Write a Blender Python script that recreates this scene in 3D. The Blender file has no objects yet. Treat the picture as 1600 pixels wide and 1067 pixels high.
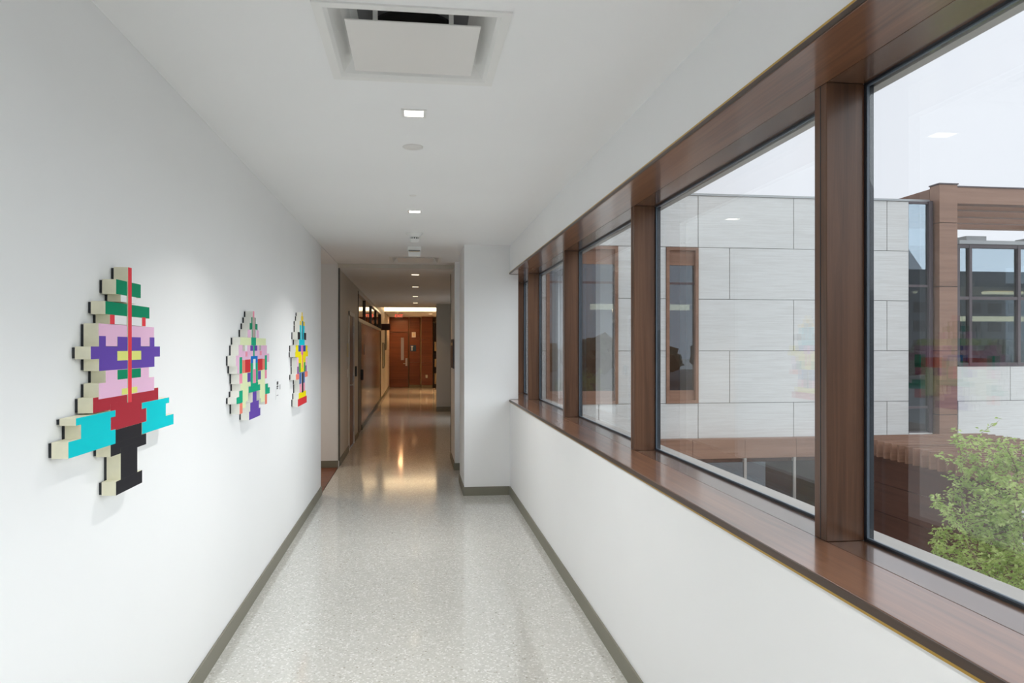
import bpy, bmesh, math, random
from mathutils import Vector
random.seed(7)
S = bpy.context.scene
COL = S.collection

# ------------------------------------------------------------------ camera, sky, exposure
FPX, CX, HZ, EYE = 1150.0, 800.0, 541.0, 1.58          # focal length in px, image centre, horizon row, eye height
TH = math.atan((CX - 649.5) / FPX)                      # the camera is turned a little to the right of the corridor axis
cam_d = bpy.data.cameras.new('camera')
cam = bpy.data.objects.new('camera', cam_d); COL.objects.link(cam)
cam.location = (0, 0, EYE)
cam.rotation_euler = (math.pi / 2, 0, -TH)
cam_d.sensor_width = 36; cam_d.lens = 36 * FPX / 1600
cam_d.shift_y = (HZ - 533.5) / 1600
cam_d.clip_start = 0.02; cam_d.clip_end = 800
S.camera = cam

world = bpy.data.worlds.new('overcast_sky'); S.world = world
world.use_nodes = True
wn = world.node_tree
wn.nodes['Background'].inputs[0].default_value = (0.885, 0.915, 0.985, 1)
wn.nodes['Background'].inputs[1].default_value = 0.79
# hazy sun behind thin cloud: very wide, high, from the courtyard side
sun_d = bpy.data.lights.new('hazy_sun', 'SUN'); sun_d.energy = 2.5; sun_d.angle = math.radians(80)
sun_d.color = (0.90, 0.96, 1.0)
sun = bpy.data.objects.new('hazy_sun', sun_d); COL.objects.link(sun)
sun.rotation_euler = Vector((-0.88, 0.26, -0.40)).to_track_quat('-Z', 'Y').to_euler()

S.view_settings.view_transform = 'Standard'
S.view_settings.look = 'None'
S.view_settings.gamma = 1.0
S.view_settings.exposure = 0.44
S.view_settings.use_curve_mapping = False
NEAR_LAMP_W = 9.5
FAR_LAMP_W = 2.0

# ------------------------------------------------------------------ survey helpers (photo measurements -> metres on a known plane)
_s, _c = math.sin(TH), math.cos(TH)
def _ray(px, py):
    a = (px - CX) / FPX; b = -(py - HZ) / FPX
    return (a * _c + _s, -a * _s + _c, b)
def onX(px, py, X):
    r = _ray(px, py); t = X / r[0]; return (X, r[1] * t, EYE + r[2] * t)
def onY(px, py, Y):
    r = _ray(px, py); t = Y / r[1]; return (r[0] * t, Y, EYE + r[2] * t)

# ------------------------------------------------------------------ materials
def new_mat(name):
    m = bpy.data.materials.new(name); m.use_nodes = True
    nt = m.node_tree
    return m, nt, nt.nodes['Principled BSDF'], nt.nodes, nt.links
def plain(name, col, rough=0.5, metal=0.0, spec=0.5, vary=0.0, scale=3.0, bump=0.0, bscale=200.0):
    m, nt, b, N, Lk = new_mat(name)
    b.inputs['Base Color'].default_value = (*col, 1)
    b.inputs['Roughness'].default_value = rough
    b.inputs['Metallic'].default_value = metal
    b.inputs['Specular IOR Level'].default_value = spec
    g = N.new('ShaderNodeNewGeometry')
    n = N.new('ShaderNodeTexNoise'); n.inputs['Scale'].default_value = scale; n.inputs['Detail'].default_value = 3
    Lk.new(g.outputs['Position'], n.inputs['Vector'])
    r = N.new('ShaderNodeValToRGB')
    v = max(vary, 0.015)
    r.color_ramp.elements[0].position = 0.3; r.color_ramp.elements[1].position = 0.7
    r.color_ramp.elements[0].color = (*[max(0, q * (1 - v)) for q in col], 1)
    r.color_ramp.elements[1].color = (*[min(1, q * (1 + v)) for q in col], 1)
    Lk.new(n.outputs['Fac'], r.inputs['Fac']); Lk.new(r.outputs['Color'], b.inputs['Base Color'])
    if bump:
        n2 = N.new('ShaderNodeTexNoise'); n2.inputs['Scale'].default_value = bscale
        Lk.new(g.outputs['Position'], n2.inputs['Vector'])
        bp = N.new('ShaderNodeBump'); bp.inputs['Strength'].default_value = bump; bp.inputs['Distance'].default_value = 0.002
        Lk.new(n2.outputs['Fac'], bp.inputs['Height']); Lk.new(bp.outputs['Normal'], b.inputs['Normal'])
    return m
def wood(name, axis, dark, mid, light, rough=0.3, fine=1.0, spec=0.5, coat=0.0):
    m, nt, b, N, Lk = new_mat(name)
    g = N.new('ShaderNodeNewGeometry')
    mp = N.new('ShaderNodeMapping')
    sc = [38.0 * fine] * 3; sc['xyz'.index(axis)] = 1.3 * fine
    mp.inputs['Scale'].default_value = sc
    Lk.new(g.outputs['Position'], mp.inputs['Vector'])
    n = N.new('ShaderNodeTexNoise'); n.inputs['Scale'].default_value = 1.0; n.inputs['Detail'].default_value = 6
    n.inputs['Roughness'].default_value = 0.62; n.inputs['Distortion'].default_value = 0.6
    Lk.new(mp.outputs['Vector'], n.inputs['Vector'])
    mp2 = N.new('ShaderNodeMapping')
    sc2 = [7.0 * fine] * 3; sc2['xyz'.index(axis)] = 0.5 * fine
    mp2.inputs['Scale'].default_value = sc2
    Lk.new(g.outputs['Position'], mp2.inputs['Vector'])
    n2 = N.new('ShaderNodeTexNoise'); n2.inputs['Scale'].default_value = 1.0; n2.inputs['Detail'].default_value = 3
    Lk.new(mp2.outputs['Vector'], n2.inputs['Vector'])
    mx = N.new('ShaderNodeMath'); mx.operation = 'MULTIPLY_ADD'; mx.inputs[1].default_value = 0.55
    sc3 = N.new('ShaderNodeMath'); sc3.operation = 'MULTIPLY'; sc3.inputs[1].default_value = 0.45
    Lk.new(n2.outputs['Fac'], sc3.inputs[0])
    Lk.new(n.outputs['Fac'], mx.inputs[0]); Lk.new(sc3.outputs[0], mx.inputs[2])
    r = N.new('ShaderNodeValToRGB')
    r.color_ramp.elements[0].position = 0.33; r.color_ramp.elements[0].color = (*dark, 1)
    r.color_ramp.elements[1].position = 0.68; r.color_ramp.elements[1].color = (*light, 1)
    e = r.color_ramp.elements.new(0.5); e.color = (*mid, 1)
    Lk.new(mx.outputs[0], r.inputs['Fac']); Lk.new(r.outputs['Color'], b.inputs['Base Color'])
    b.inputs['Roughness'].default_value = rough
    b.inputs['Specular IOR Level'].default_value = spec
    b.inputs['Coat Weight'].default_value = coat
    b.inputs['Coat Roughness'].default_value = 0.13
    b.inputs['Coat IOR'].default_value = 1.7
    return m
def emit(name, col, strength):
    m, nt, b, N, Lk = new_mat(name)
    b.inputs['Base Color'].default_value = (*col, 1)
    b.inputs['Emission Color'].default_value = (*col, 1)
    b.inputs['Emission Strength'].default_value = strength
    return m
def glass(name, tint, f0=0.04, rough=0.0, refl=1.0, gcol=(1, 1, 1)):
    m, nt, b, N, Lk = new_mat(name)
    N.remove(b); out = N['Material Output']
    lw = N.new('ShaderNodeLayerWeight'); lw.inputs['Blend'].default_value = 0.5
    p = N.new('ShaderNodeMath'); p.operation = 'POWER'; p.inputs[1].default_value = 5.0
    Lk.new(lw.outputs['Facing'], p.inputs[0])
    ma = N.new('ShaderNodeMath'); ma.operation = 'MULTIPLY_ADD'; ma.inputs[1].default_value = (1 - f0) * refl; ma.inputs[2].default_value = f0
    Lk.new(p.outputs[0], ma.inputs[0])
    t = N.new('ShaderNodeBsdfTransparent'); t.inputs['Color'].default_value = (*tint, 1)
    gl = N.new('ShaderNodeBsdfGlossy'); gl.inputs['Roughness'].default_value = rough; gl.inputs['Color'].default_value = (*gcol, 1)
    mix = N.new('ShaderNodeMixShader')
    Lk.new(ma.outputs[0], mix.inputs[0]); Lk.new(t.outputs[0], mix.inputs[1]); Lk.new(gl.outputs[0], mix.inputs[2])
    Lk.new(mix.outputs[0], out.inputs['Surface'])
    return m

M = {}
M['wall'] = plain('white_wall_paint', (0.885, 0.89, 0.89), 0.55, vary=0.006, scale=0.8, bump=0.04, bscale=350)
M['ceil'] = plain('white_ceiling_paint', (0.90, 0.905, 0.905), 0.7, vary=0.006, scale=0.8)
M['greige'] = plain('greige_wall_paint', (0.62, 0.59, 0.53), 0.5, vary=0.01)
M['grey'] = plain('grey_wall_paint', (0.50, 0.50, 0.47), 0.5, vary=0.01)
M['tan'] = plain('tan_wall_paint', (0.74, 0.62, 0.42), 0.5, vary=0.01)
M['base'] = plain('olive_grey_rubber_base', (0.205, 0.195, 0.15), 0.45, vary=0.02)
M['guard'] = plain('dark_grey_corner_guard', (0.10, 0.10, 0.095), 0.4)
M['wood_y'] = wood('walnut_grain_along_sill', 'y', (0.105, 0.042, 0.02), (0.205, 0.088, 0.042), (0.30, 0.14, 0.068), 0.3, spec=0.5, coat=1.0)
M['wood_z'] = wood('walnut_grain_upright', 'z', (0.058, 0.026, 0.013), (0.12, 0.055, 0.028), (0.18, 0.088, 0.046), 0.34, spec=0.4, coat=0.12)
M['wood_dark'] = wood('dark_walnut_edge', 'y', (0.035, 0.018, 0.01), (0.06, 0.032, 0.018), (0.09, 0.05, 0.03), 0.4)
M['frame_y'] = wood('brown_aluminium_woodgrain_rail', 'y', (0.075, 0.035, 0.02), (0.125, 0.062, 0.035), (0.17, 0.09, 0.052), 0.26, spec=0.6, coat=1.0)
M['door_wood'] = wood('red_brown_veneer', 'x', (0.105, 0.034, 0.016), (0.17, 0.056, 0.025), (0.23, 0.082, 0.037), 0.35, 0.6)
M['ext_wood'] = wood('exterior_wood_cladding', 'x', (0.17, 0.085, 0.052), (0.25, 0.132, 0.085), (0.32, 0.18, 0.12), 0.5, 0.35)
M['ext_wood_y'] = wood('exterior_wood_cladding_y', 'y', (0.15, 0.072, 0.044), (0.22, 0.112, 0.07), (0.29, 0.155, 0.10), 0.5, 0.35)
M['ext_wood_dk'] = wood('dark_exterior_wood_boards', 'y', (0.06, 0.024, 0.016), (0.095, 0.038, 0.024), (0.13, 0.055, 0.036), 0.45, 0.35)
M['brass'] = plain('brass_reveal', (0.52, 0.32, 0.07), 0.3, 0.85)
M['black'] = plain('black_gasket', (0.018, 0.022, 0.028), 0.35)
M['gasket_blue'] = plain('slate_gasket_lip', (0.10, 0.13, 0.165), 0.3)
M['ext_frame'] = plain('beige_exterior_frame', (0.40, 0.375, 0.345), 0.5)
M['pane'] = glass('clear_window_glass', (0.97, 0.98, 0.98), 0.045)
M['pane_ext'] = glass('tinted_facade_glass', (0.36, 0.42, 0.45), 0.30, gcol=(0.46, 0.54, 0.61))
M['pane_int'] = glass('interior_clear_glass', (0.75, 0.74, 0.72), 0.12)
M['pane_frost'] = plain('back_painted_glass_panel', (0.36, 0.31, 0.26), 0.16, spec=0.9)
M['white_metal'] = plain('white_enamel', (0.84, 0.84, 0.82), 0.4)
M['plaque'] = plain('warm_white_plaque', (0.80, 0.785, 0.76), 0.4)
M['black_hole'] = plain('black_duct', (0.01, 0.01, 0.01), 0.8)
M['duct'] = plain('galvanised_grey', (0.25, 0.25, 0.26), 0.5, 0.2)
M['steel'] = plain('brushed_steel', (0.62, 0.61, 0.58), 0.3, 0.9)
M['lens'] = emit('neutral_lamp_lens', (1.0, 0.96, 0.88), 3.0)
M['lens_warm'] = emit('warm_lamp_lens', (1.0, 0.80, 0.55), 3.0)
M['cove'] = emit('warm_cove_led', (1.0, 0.76, 0.46), 3.0)
M['strip'] = emit('warm_strip_and_bulkhead_glow', (1.0, 0.80, 0.50), 3.0)
M['exit_red'] = emit('red_exit_letters', (1.0, 0.12, 0.08), 1.2)
M['sign_dark'] = plain('dark_maroon_sign', (0.06, 0.018, 0.012), 0.35)
M['sign_blue'] = plain('navy_sign', (0.02, 0.07, 0.14), 0.35)
M['navy'] = plain('charcoal_navy_sign', (0.035, 0.04, 0.06), 0.35)
M['cream_edge'] = plain('cream_edge', (0.88, 0.85, 0.66), 0.6, spec=0.2, vary=0.04, scale=30)
M['white_edge'] = plain('white_edge', (0.89, 0.885, 0.82), 0.6, spec=0.2)
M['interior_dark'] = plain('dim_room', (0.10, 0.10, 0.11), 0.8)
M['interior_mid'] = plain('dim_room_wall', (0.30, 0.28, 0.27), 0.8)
M['ext_metal'] = plain('dark_bronze_mullion', (0.07, 0.05, 0.06), 0.4)
M['coping'] = plain('grey_coping', (0.40, 0.42, 0.43), 0.4)
M['joint'] = plain('dark_joint', (0.05, 0.045, 0.045), 0.8)
M['ground'] = plain('grey_paving', (0.52, 0.52, 0.50), 0.8, vary=0.12, scale=0.4)
M['roof'] = plain('roof_membrane', (0.6, 0.6, 0.6), 0.8)
M['bark'] = plain('tan_bark', (0.22, 0.15, 0.10), 0.8, vary=0.2, scale=20)

# stone: pale grey with fine horizontal veins
m, nt, b, N, Lk = new_mat('vein_cut_limestone')
g = N.new('ShaderNodeNewGeometry'); mp = N.new('ShaderNodeMapping'); mp.inputs['Scale'].default_value = (0.9, 0.9, 22)
Lk.new(g.outputs['Position'], mp.inputs['Vector'])
n = N.new('ShaderNodeTexNoise'); n.inputs['Scale'].default_value = 1.6; n.inputs['Detail'].default_value = 8; n.inputs['Roughness'].default_value = 0.62; n.inputs['Distortion'].default_value = 0.5
Lk.new(mp.outputs['Vector'], n.inputs['Vector'])
r = N.new('ShaderNodeValToRGB'); r.color_ramp.elements[0].position = 0.34; r.color_ramp.elements[1].position = 0.62
r.color_ramp.elements[0].color = (0.60, 0.595, 0.575, 1); r.color_ramp.elements[1].color = (0.69, 0.695, 0.68, 1)
Lk.new(n.outputs['Fac'], r.inputs['Fac']); Lk.new(r.outputs['Color'], b.inputs['Base Color']); b.inputs['Roughness'].default_value = 0.6
M['stone'] = m

# polished terrazzo: pale matrix, white and grey chips
m, nt, b, N, Lk = new_mat('polished_terrazzo')
g = N.new('ShaderNodeNewGeometry')
v = N.new('ShaderNodeTexVoronoi'); v.inputs['Scale'].default_value = 95
Lk.new(g.outputs['Position'], v.inputs['Vector'])
sep = N.new('ShaderNodeSeparateColor'); Lk.new(v.outputs['Color'], sep.inputs[0])
cr = N.new('ShaderNodeValToRGB'); cr.color_ramp.interpolation = 'CONSTANT'
els = cr.color_ramp.elements
els[0].position = 0; els[0].color = (0.55, 0.545, 0.505, 1)
els[1].position = 0.35; els[1].color = (0.60, 0.595, 0.555, 1)
for p_, c_ in ((0.62, (0.51, 0.505, 0.47, 1)), (0.80, (0.75, 0.745, 0.715, 1)), (0.975, (0.40, 0.38, 0.33, 1))):
    e = els.new(p_); e.color = c_
Lk.new(sep.outputs[0], cr.inputs['Fac'])
v2 = N.new('ShaderNodeTexVoronoi'); v2.inputs['Scale'].default_value = 95; v2.feature = 'DISTANCE_TO_EDGE'
Lk.new(g.outputs['Position'], v2.inputs['Vector'])
mr = N.new('ShaderNodeMapRange'); mr.inputs[1].default_value = 0.03; mr.inputs[2].default_value = 0.12
Lk.new(v2.outputs['Distance'], mr.inputs[0])
mixc = N.new('ShaderNodeMix'); mixc.data_type = 'RGBA'
mixc.inputs[6].default_value = (0.58, 0.575, 0.535, 1)
Lk.new(mr.outputs[0], mixc.inputs[0]); Lk.new(cr.outputs['Color'], mixc.inputs[7])
# occasional dark pebble
v3 = N.new('ShaderNodeTexVoronoi'); v3.inputs['Scale'].default_value = 4.5
Lk.new(g.outputs['Position'], v3.inputs['Vector'])
lt = N.new('ShaderNodeMath'); lt.operation = 'LESS_THAN'; lt.inputs[1].default_value = 0.035
Lk.new(v3.outputs['Distance'], lt.inputs[0])
mixd = N.new('ShaderNodeMix'); mixd.data_type = 'RGBA'; mixd.inputs[7].default_value = (0.12, 0.10, 0.08, 1)
Lk.new(lt.outputs[0], mixd.inputs[0]); Lk.new(mixc.outputs[2], mixd.inputs[6])
Lk.new(mixd.outputs[2], b.inputs['Base Color'])
b.inputs['Roughness'].default_value = 0.09; b.inputs['Specular IOR Level'].default_value = 0.75
M['terrazzo'] = m

# leaves: two greens by position, some light shining through
m, nt, b, N, Lk = new_mat('spring_leaves')
g = N.new('ShaderNodeNewGeometry'); n = N.new('ShaderNodeTexNoise'); n.inputs['Scale'].default_value = 9
Lk.new(g.outputs['Position'], n.inputs['Vector'])
r = N.new('ShaderNodeValToRGB'); r.color_ramp.elements[0].position = 0.35; r.color_ramp.elements[1].position = 0.65
r.color_ramp.elements[0].color = (0.30, 0.43, 0.09, 1); r.color_ramp.elements[1].color = (0.56, 0.66, 0.24, 1)
Lk.new(n.outputs['Fac'], r.inputs['Fac']); Lk.new(r.outputs['Color'], b.inputs['Base Color']); b.inputs['Roughness'].default_value = 0.55
tr = N.new('ShaderNodeBsdfTranslucent'); Lk.new(r.outputs['Color'], tr.inputs['Color'])
ms = N.new('ShaderNodeMixShader'); ms.inputs[0].default_value = 0.4
Lk.new(b.outputs[0], ms.inputs[1]); Lk.new(tr.outputs[0], ms.inputs[2]); Lk.new(ms.outputs[0], N['Material Output'].inputs['Surface'])
M['leaf'] = m

# ------------------------------------------------------------------ object helpers
def wloc(o):
    v = Vector((0, 0, 0))
    while o is not None:
        v = v + o.location; o = o.parent
    return v
def tag(o, label, cat, group=None, kind=None):
    o['label'] = label; o['category'] = cat
    if group: o['group'] = group
    if kind: o['kind'] = kind
    return o
def thing(name, loc, label, cat, group=None, kind=None):
    o = bpy.data.objects.new(name, None); COL.objects.link(o); o.location = loc
    o.empty_display_size = 0.1
    return tag(o, label, cat, group, kind)
def link(name, me, mats, parent, centre):
    for q in (mats if isinstance(mats, (list, tuple)) else [mats]):
        me.materials.append(M[q] if isinstance(q, str) else q)
    o = bpy.data.objects.new(name, me); COL.objects.link(o)
    if parent is not None:
        o.parent = parent; o.location = Vector(centre) - wloc(parent)
    else:
        o.location = centre
    return o
def box(name, x0, x1, y0, y1, z0, z1, mat, parent=None, bev=0.0, front=None):
    """axis-aligned box; front=(axis, sign, material) paints one face differently"""
    c = Vector(((x0 + x1) / 2, (y0 + y1) / 2, (z0 + z1) / 2))
    bm = bmesh.new()
    bmesh.ops.create_cube(bm, size=1)
    for v in bm.verts:
        v.co = Vector((v.co.x * (x1 - x0), v.co.y * (y1 - y0), v.co.z * (z1 - z0)))
    if bev:
        bmesh.ops.bevel(bm, geom=bm.edges[:], offset=bev, segments=2, affect='EDGES', profile=0.6)
    mats = [mat]
    if front:
        ax, sg, fm = front; mats.append(fm)
        for f in bm.faces:
            if f.normal['xyz'.index(ax)] * sg > 0.9: f.material_index = 1
    me = bpy.data.meshes.new(name); bm.to_mesh(me); bm.free()
    return link(name, me, mats, parent, c)
def boxes(name, lst, mat, parent=None, bev=0.0):
    """several touching boxes that make up one piece"""
    xs = [q for b_ in lst for q in b_[0:2]]; ys = [q for b_ in lst for q in b_[2:4]]; zs = [q for b_ in lst for q in b_[4:6]]
    c = Vector(((min(xs) + max(xs)) / 2, (min(ys) + max(ys)) / 2, (min(zs) + max(zs)) / 2))
    bm = bmesh.new()
    for (x0, x1, y0, y1, z0, z1) in lst:
        r_ = bmesh.ops.create_cube(bm, size=1)
        cc = Vector(((x0 + x1) / 2, (y0 + y1) / 2, (z0 + z1) / 2)) - c
        for v in r_['verts']:
            v.co = Vector((v.co.x * (x1 - x0), v.co.y * (y1 - y0), v.co.z * (z1 - z0))) + cc
    if bev:
        bmesh.ops.bevel(bm, geom=bm.edges[:], offset=bev, segments=1, affect='EDGES')
    me = bpy.data.meshes.new(name); bm.to_mesh(me); bm.free()
    return link(name, me, mat, parent, c)
def plate(name, x0, x1, y0, y1, z0, z1, holes, mat, parent=None):
    """slab with rectangular through-holes (x0,x1,y0,y1)"""
    xs = sorted({x0, x1, *[q for h in holes for q in h[0:2]]}); ys = sorted({y0, y1, *[q for h in holes for q in h[2:4]]})
    L_ = []
    for i in range(len(xs) - 1):
        for j in range(len(ys) - 1):
            mx_, my_ = (xs[i] + xs[i + 1]) / 2, (ys[j] + ys[j + 1]) / 2
            if any(h[0] < mx_ < h[1] and h[2] < my_ < h[3] for h in holes): continue
            L_.append((xs[i], xs[i + 1], ys[j], ys[j + 1], z0, z1))
    return boxes(name, L_, mat, parent)
def mesh(name, verts, faces, mat, parent, centre, smooth=False):
    me = bpy.data.meshes.new(name)
    me.from_pydata([tuple(Vector(v) - Vector(centre)) for v in verts], [], faces); me.update()
    if smooth:
        for p in me.polygons: p.use_smooth = True
    return link(name, me, mat, parent, centre)
def lathe(name, prof, centre, mat, parent=None, n=32, smooth=True):
    """profile [(radius, z)] turned about the vertical axis through centre"""
    vs, fs = [], []
    for (r_, z_) in prof:
        for k in range(n):
            a = 2 * math.pi * k / n
            vs.append((centre[0] + r_ * math.cos(a), centre[1] + r_ * math.sin(a), centre[2] + z_))
    for i in range(len(prof) - 1):
        for k in range(n):
            fs.append((i * n + k, i * n + (k + 1) % n, (i + 1) * n + (k + 1) % n, (i + 1) * n + k))
    fs.append(tuple(range(n))); fs.append(tuple((len(prof) - 1) * n + k for k in range(n))[::-1])
    return mesh(name, vs, fs, mat, parent, centre, smooth)
def struct(o, label, cat):
    return tag(o, label, cat, kind='structure')

# ================================================================== THE CORRIDOR
XL, XR, CE = -1.0, 1.0, 2.655
Y0, YE = -4.0, 7.78                      # behind the camera .. end wall on the right
CE2, YH = 2.60, 9.78                     # lower ceiling beyond the header
struct(boxes('floor', [(-1.0, 1.45, Y0, 28.6, -0.30, 0), (1.45, 4.2, 17.9, 28.6, -0.30, 0)], 'terrazzo'), 'polished pale terrazzo floor running the length of the corridor', 'floor')
o = boxes('wall_left', [(-1.15, XL, Y0, 8.03, 0, CE)], 'wall'); struct(o, 'white wall on the left that carries the colourful artworks', 'wall')
o = boxes('wall_right', [(XR, 1.40, Y0, 9.0, -0.3, 0.983), (XR, 1.40, Y0, 9.0, 2.366, 3.1), (XR, 1.40, 8.9, 9.4, -0.3, 3.1)], 'wall')
struct(o, 'white wall below and above the long ribbon window', 'wall')
struct(box('wall_back', -1.15, 1.4, Y0 - 0.12, Y0, -0.3, CE, 'wall'), 'white wall closing the corridor behind the camera', 'wall')
o = boxes('wall_end', [(0.51, XR, YE, YE + 0.12, 0, CE), (XR, 1.085, YE, YE + 0.12, 1.016, 2.343), (0.51, 0.63, YE + 0.12, 8.6, 0, CE)], 'wall')
struct(o, 'white wall return facing the camera at the end of the window', 'wall')
# ceiling with an opening for each diffuser
D1 = (-0.325, 0.310, 2.345, 3.015); D2 = (-0.315, 0.312, 8.90, 9.52)
hole = lambda d, q=0.035: (d[0] + q, d[1] - q, d[2] + q, d[3] - q)
struct(plate('ceiling', -1.0, 1.0, Y0, YH, CE, CE + 0.02, [hole(D1), hole(D2)], 'ceil'), 'smooth white ceiling above the near corridor', 'ceiling')
struct(boxes('roof_slab', [(-3.4, 1.42, Y0 - 0.2, 16.9, 3.1, 3.3), (-3.4, 1.6, 16.9, 28.8, 3.1, 3.3), (1.6, 4.3, 17.9, 28.8, 3.1, 3.3)], 'roof'), 'flat roof over the corridor, out of sight above the ceiling', 'roof')
# left side passage
struct(box('wall_passage_near', -3.2, -1.15, 7.9, 8.03, 0, CE, 'wall'), 'near wall of the side passage on the left', 'wall')
o = struct(box('wall_passage_far', -3.2, XL, 9.80, 9.92, 0, CE, 'wall'), 'off white wall of the side passage facing the camera', 'wall')
struct(box('wall_passage_side', -3.3, -3.2, 7.9, 9.92, 0, CE, 'wall'), 'far left end wall of the side passage', 'wall')
struct(box('ceiling_passage', -3.2, -1.004, 8.03, 9.80, CE - 0.006, CE + 0.02, 'ceil'), 'white ceiling of the side passage', 'ceiling')
fl = struct(box('floor_passage', -3.2, -1.0, 8.03, 9.80, -0.3, -0.001, 'joint'), 'reddish brown plank floor of the side passage', 'floor')
for i in range(12):
    yy = 8.03 + i * 0.1475
    box('plank', -3.19, -1.006, yy + 0.002, yy + 0.1455, -0.001, 0.004, 'door_wood', fl)
# far corridor shell
struct(plate('ceiling_far', XL, 1.45, YH, 19.5, CE2, CE2 + 0.04, [], 'ceil'), 'lower white ceiling of the warmly lit far corridor', 'ceiling')
struct(box('trim_1', XL, 0.6, YH - 0.02, YH, CE2, CE + 0.02, 'greige'), 'shallow header where the ceiling steps down', 'trim')
o = boxes('wall_far_left', [(-1.15, XL, 9.92, 11.30, 0, 3.0), (-1.15, XL, 11.30, 12.27, 2.10, 3.0), (-1.15, XL, 12.27, 13.10, 0, 3.0),
                            (-1.15, XL, 13.10, 21.6, 2.55, 3.0), (-1.15, XL, 21.6, 28.6, 0, 3.0)], 'greige')
struct(o, 'greige left wall of the far corridor with a door', 'wall')
struct(boxes('wall_far_right', [(0.495, 1.45, 9.40, 9.52, 0, 3.0), (0.495, 0.60, 9.52, 10.42, 0, CE2)], 'wall'), 'white wall stub on the right carrying the dark sign', 'wall')
struct(boxes('wall_alcove', [(1.45, 1.6, 9.40, 14.7, -0.3, 3.1), (1.45, 1.6, 16.4, 17.86, -0.3, 3.1), (1.45, 1.6, 14.7, 16.4, -0.3, 0.3), (1.45, 1.6, 14.7, 16.4, 2.5, 3.1)], 'wall'),
       'white outer wall of the bright alcove on the right', 'wall')
struct(box('wall_pier', 0.50, 1.6, 17.86, 18.15, 0, CE2 + 0.02, 'grey'), 'grey painted wall pier facing the camera on the right', 'wall')
struct(boxes('wall_lobby', [(4.2, 4.3, 17.9, 28.6, -0.3, 3.1), (1.6, 4.2, 17.95, 18.1, -0.3, 3.1)], 'tan'), 'tan side walls of the lobby at the far end', 'wall')
struct(boxes('ceiling_lobby', [(XL, 4.2, 19.5, 19.55, CE2, 3.05), (XL, 4.2, 19.5, 24.0, 3.0, 3.05), (XL, 4.2, 24.0, 28.6, 2.70, 3.05), (1.45, 4.2, 18.1, 19.5, CE2, CE2 + 0.04)], 'ceil'),
       'recessed coffer ceiling of the lobby with cove lighting', 'ceiling')
cv = struct(box('trim_2', XL + 0.02, 4.1, 23.93, 23.998, 2.73, 2.86, 'cove'), 'glowing warm cove light strip across the lobby ceiling', 'cove light')

# baseboards
BH, BT = 0.092, 0.012
struct(box('baseboard_left', XL, XL + BT, Y0, 8.03, 0, BH, 'base', bev=0.003), 'olive grey rubber baseboard along the artwork wall', 'baseboard')
struct(box('baseboard_right', XR - BT, XR, Y0, YE - BT, 0, BH, 'base', bev=0.003), 'olive grey rubber baseboard under the ribbon window', 'baseboard')
struct(boxes('baseboard_end', [(0.51 - BT, XR - BT, YE - BT, YE, 0, BH), (0.51 - BT, 0.51, YE, 8.6, 0, BH)], 'base'), 'olive grey baseboard around the white end wall', 'baseboard')
struct(box('baseboard_passage', -3.2, XL, 9.80 - BT, 9.80, 0.004, BH, 'base'), 'olive grey baseboard in the side passage', 'baseboard')
struct(boxes('baseboard_far_left', [(XL, XL + BT, 9.92, 11.25, 0, BH), (XL, XL + BT, 12.32, 13.06, 0, BH), (XL, XL + BT, 21.6, 28.4, 0, BH)], 'base'), 'dark baseboard along the far left wall', 'baseboard')
struct(boxes('baseboard_far_right', [(0.495 - BT, 0.60, 9.40 - BT, 9.40, 0, BH), (0.495 - BT, 0.495, 9.40, 10.42, 0, BH)], 'base'), 'dark baseboard around the white wall stub on the right', 'baseboard')
struct(box('baseboard_pier', 0.49, 1.45, 17.86 - BT, 17.86, 0, 0.12, 'base'), 'dark baseboard at the foot of the grey pier', 'baseboard')
# corner guards
tag(box('corner_guard', XL, XL + 0.02, 9.79, 9.84, BH, CE2, 'guard', bev=0.004), 'dark grey corner guard at the mouth of the side passage', 'corner guard', kind='structure')
tag(box('corner_guard', 0.488, 0.515, 10.42, 10.46, 0, CE2, 'guard', bev=0.004), 'dark corner guard on the end of the white wall stub', 'corner guard', kind='structure')

# ================================================================== RIBBON WINDOW
ZS, ZH, XS, XG = 1.013, 2.346, 1.183, 1.30
WY0, WY1 = -3.9, 8.83
t = thing('trim_3', (XR, 0, ZS), 'long walnut window sill with brass reveal below the ribbon window', 'window sill', kind='structure')
box('sill_board', 0.992, XS, WY0, WY1, ZS - 0.022, ZS, 'wood_y', t, 0.002)
box('nosing', 0.988, 0.992, WY0, WY1, ZS - 0.021, ZS - 0.001, 'wood_dark', t)
box('brass_reveal', 0.994, 1.004, WY0, WY1, ZS - 0.031, ZS - 0.0225, 'brass', t)
box('bottom_rail', XS + 0.003, XG, WY0, WY1, ZS - 0.03, ZS - 0.001, 'frame_y', t, 0.001)
box('seam', XS - 0.001, XS + 0.004, WY0, WY1, ZS - 0.03, ZS - 0.005, 'black', t)
box('exterior_sill', 1.335, 1.43, WY0, WY1, ZS - 0.06, ZS - 0.012, 'ext_frame', t)
t = thing('trim_4', (XR, 0, ZH), 'long walnut window head with brass reveal above the ribbon window', 'window head', kind='structure')
box('head_board', 0.992, XS, WY0, WY1, ZH, ZH + 0.020, 'wood_y', t, 0.002)
box('nosing', 0.988, 0.992, WY0, WY1, ZH + 0.001, ZH + 0.015, 'wood_dark', t)
box('brass_reveal', 0.994, 1.004, WY0, WY1, ZH + 0.0205, ZH + 0.027, 'brass', t)
box('top_rail', XS + 0.003, XG, WY0, WY1, ZH + 0.001, ZH + 0.03, 'frame_y', t, 0.001)
box('seam', XS - 0.001, XS + 0.004, WY0, WY1, ZH + 0.005, ZH + 0.03, 'black', t)
box('exterior_head', 1.335, 1.368, WY0, WY1, ZH - 0.004, ZH + 0.05, 'ext_frame', t)
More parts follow.
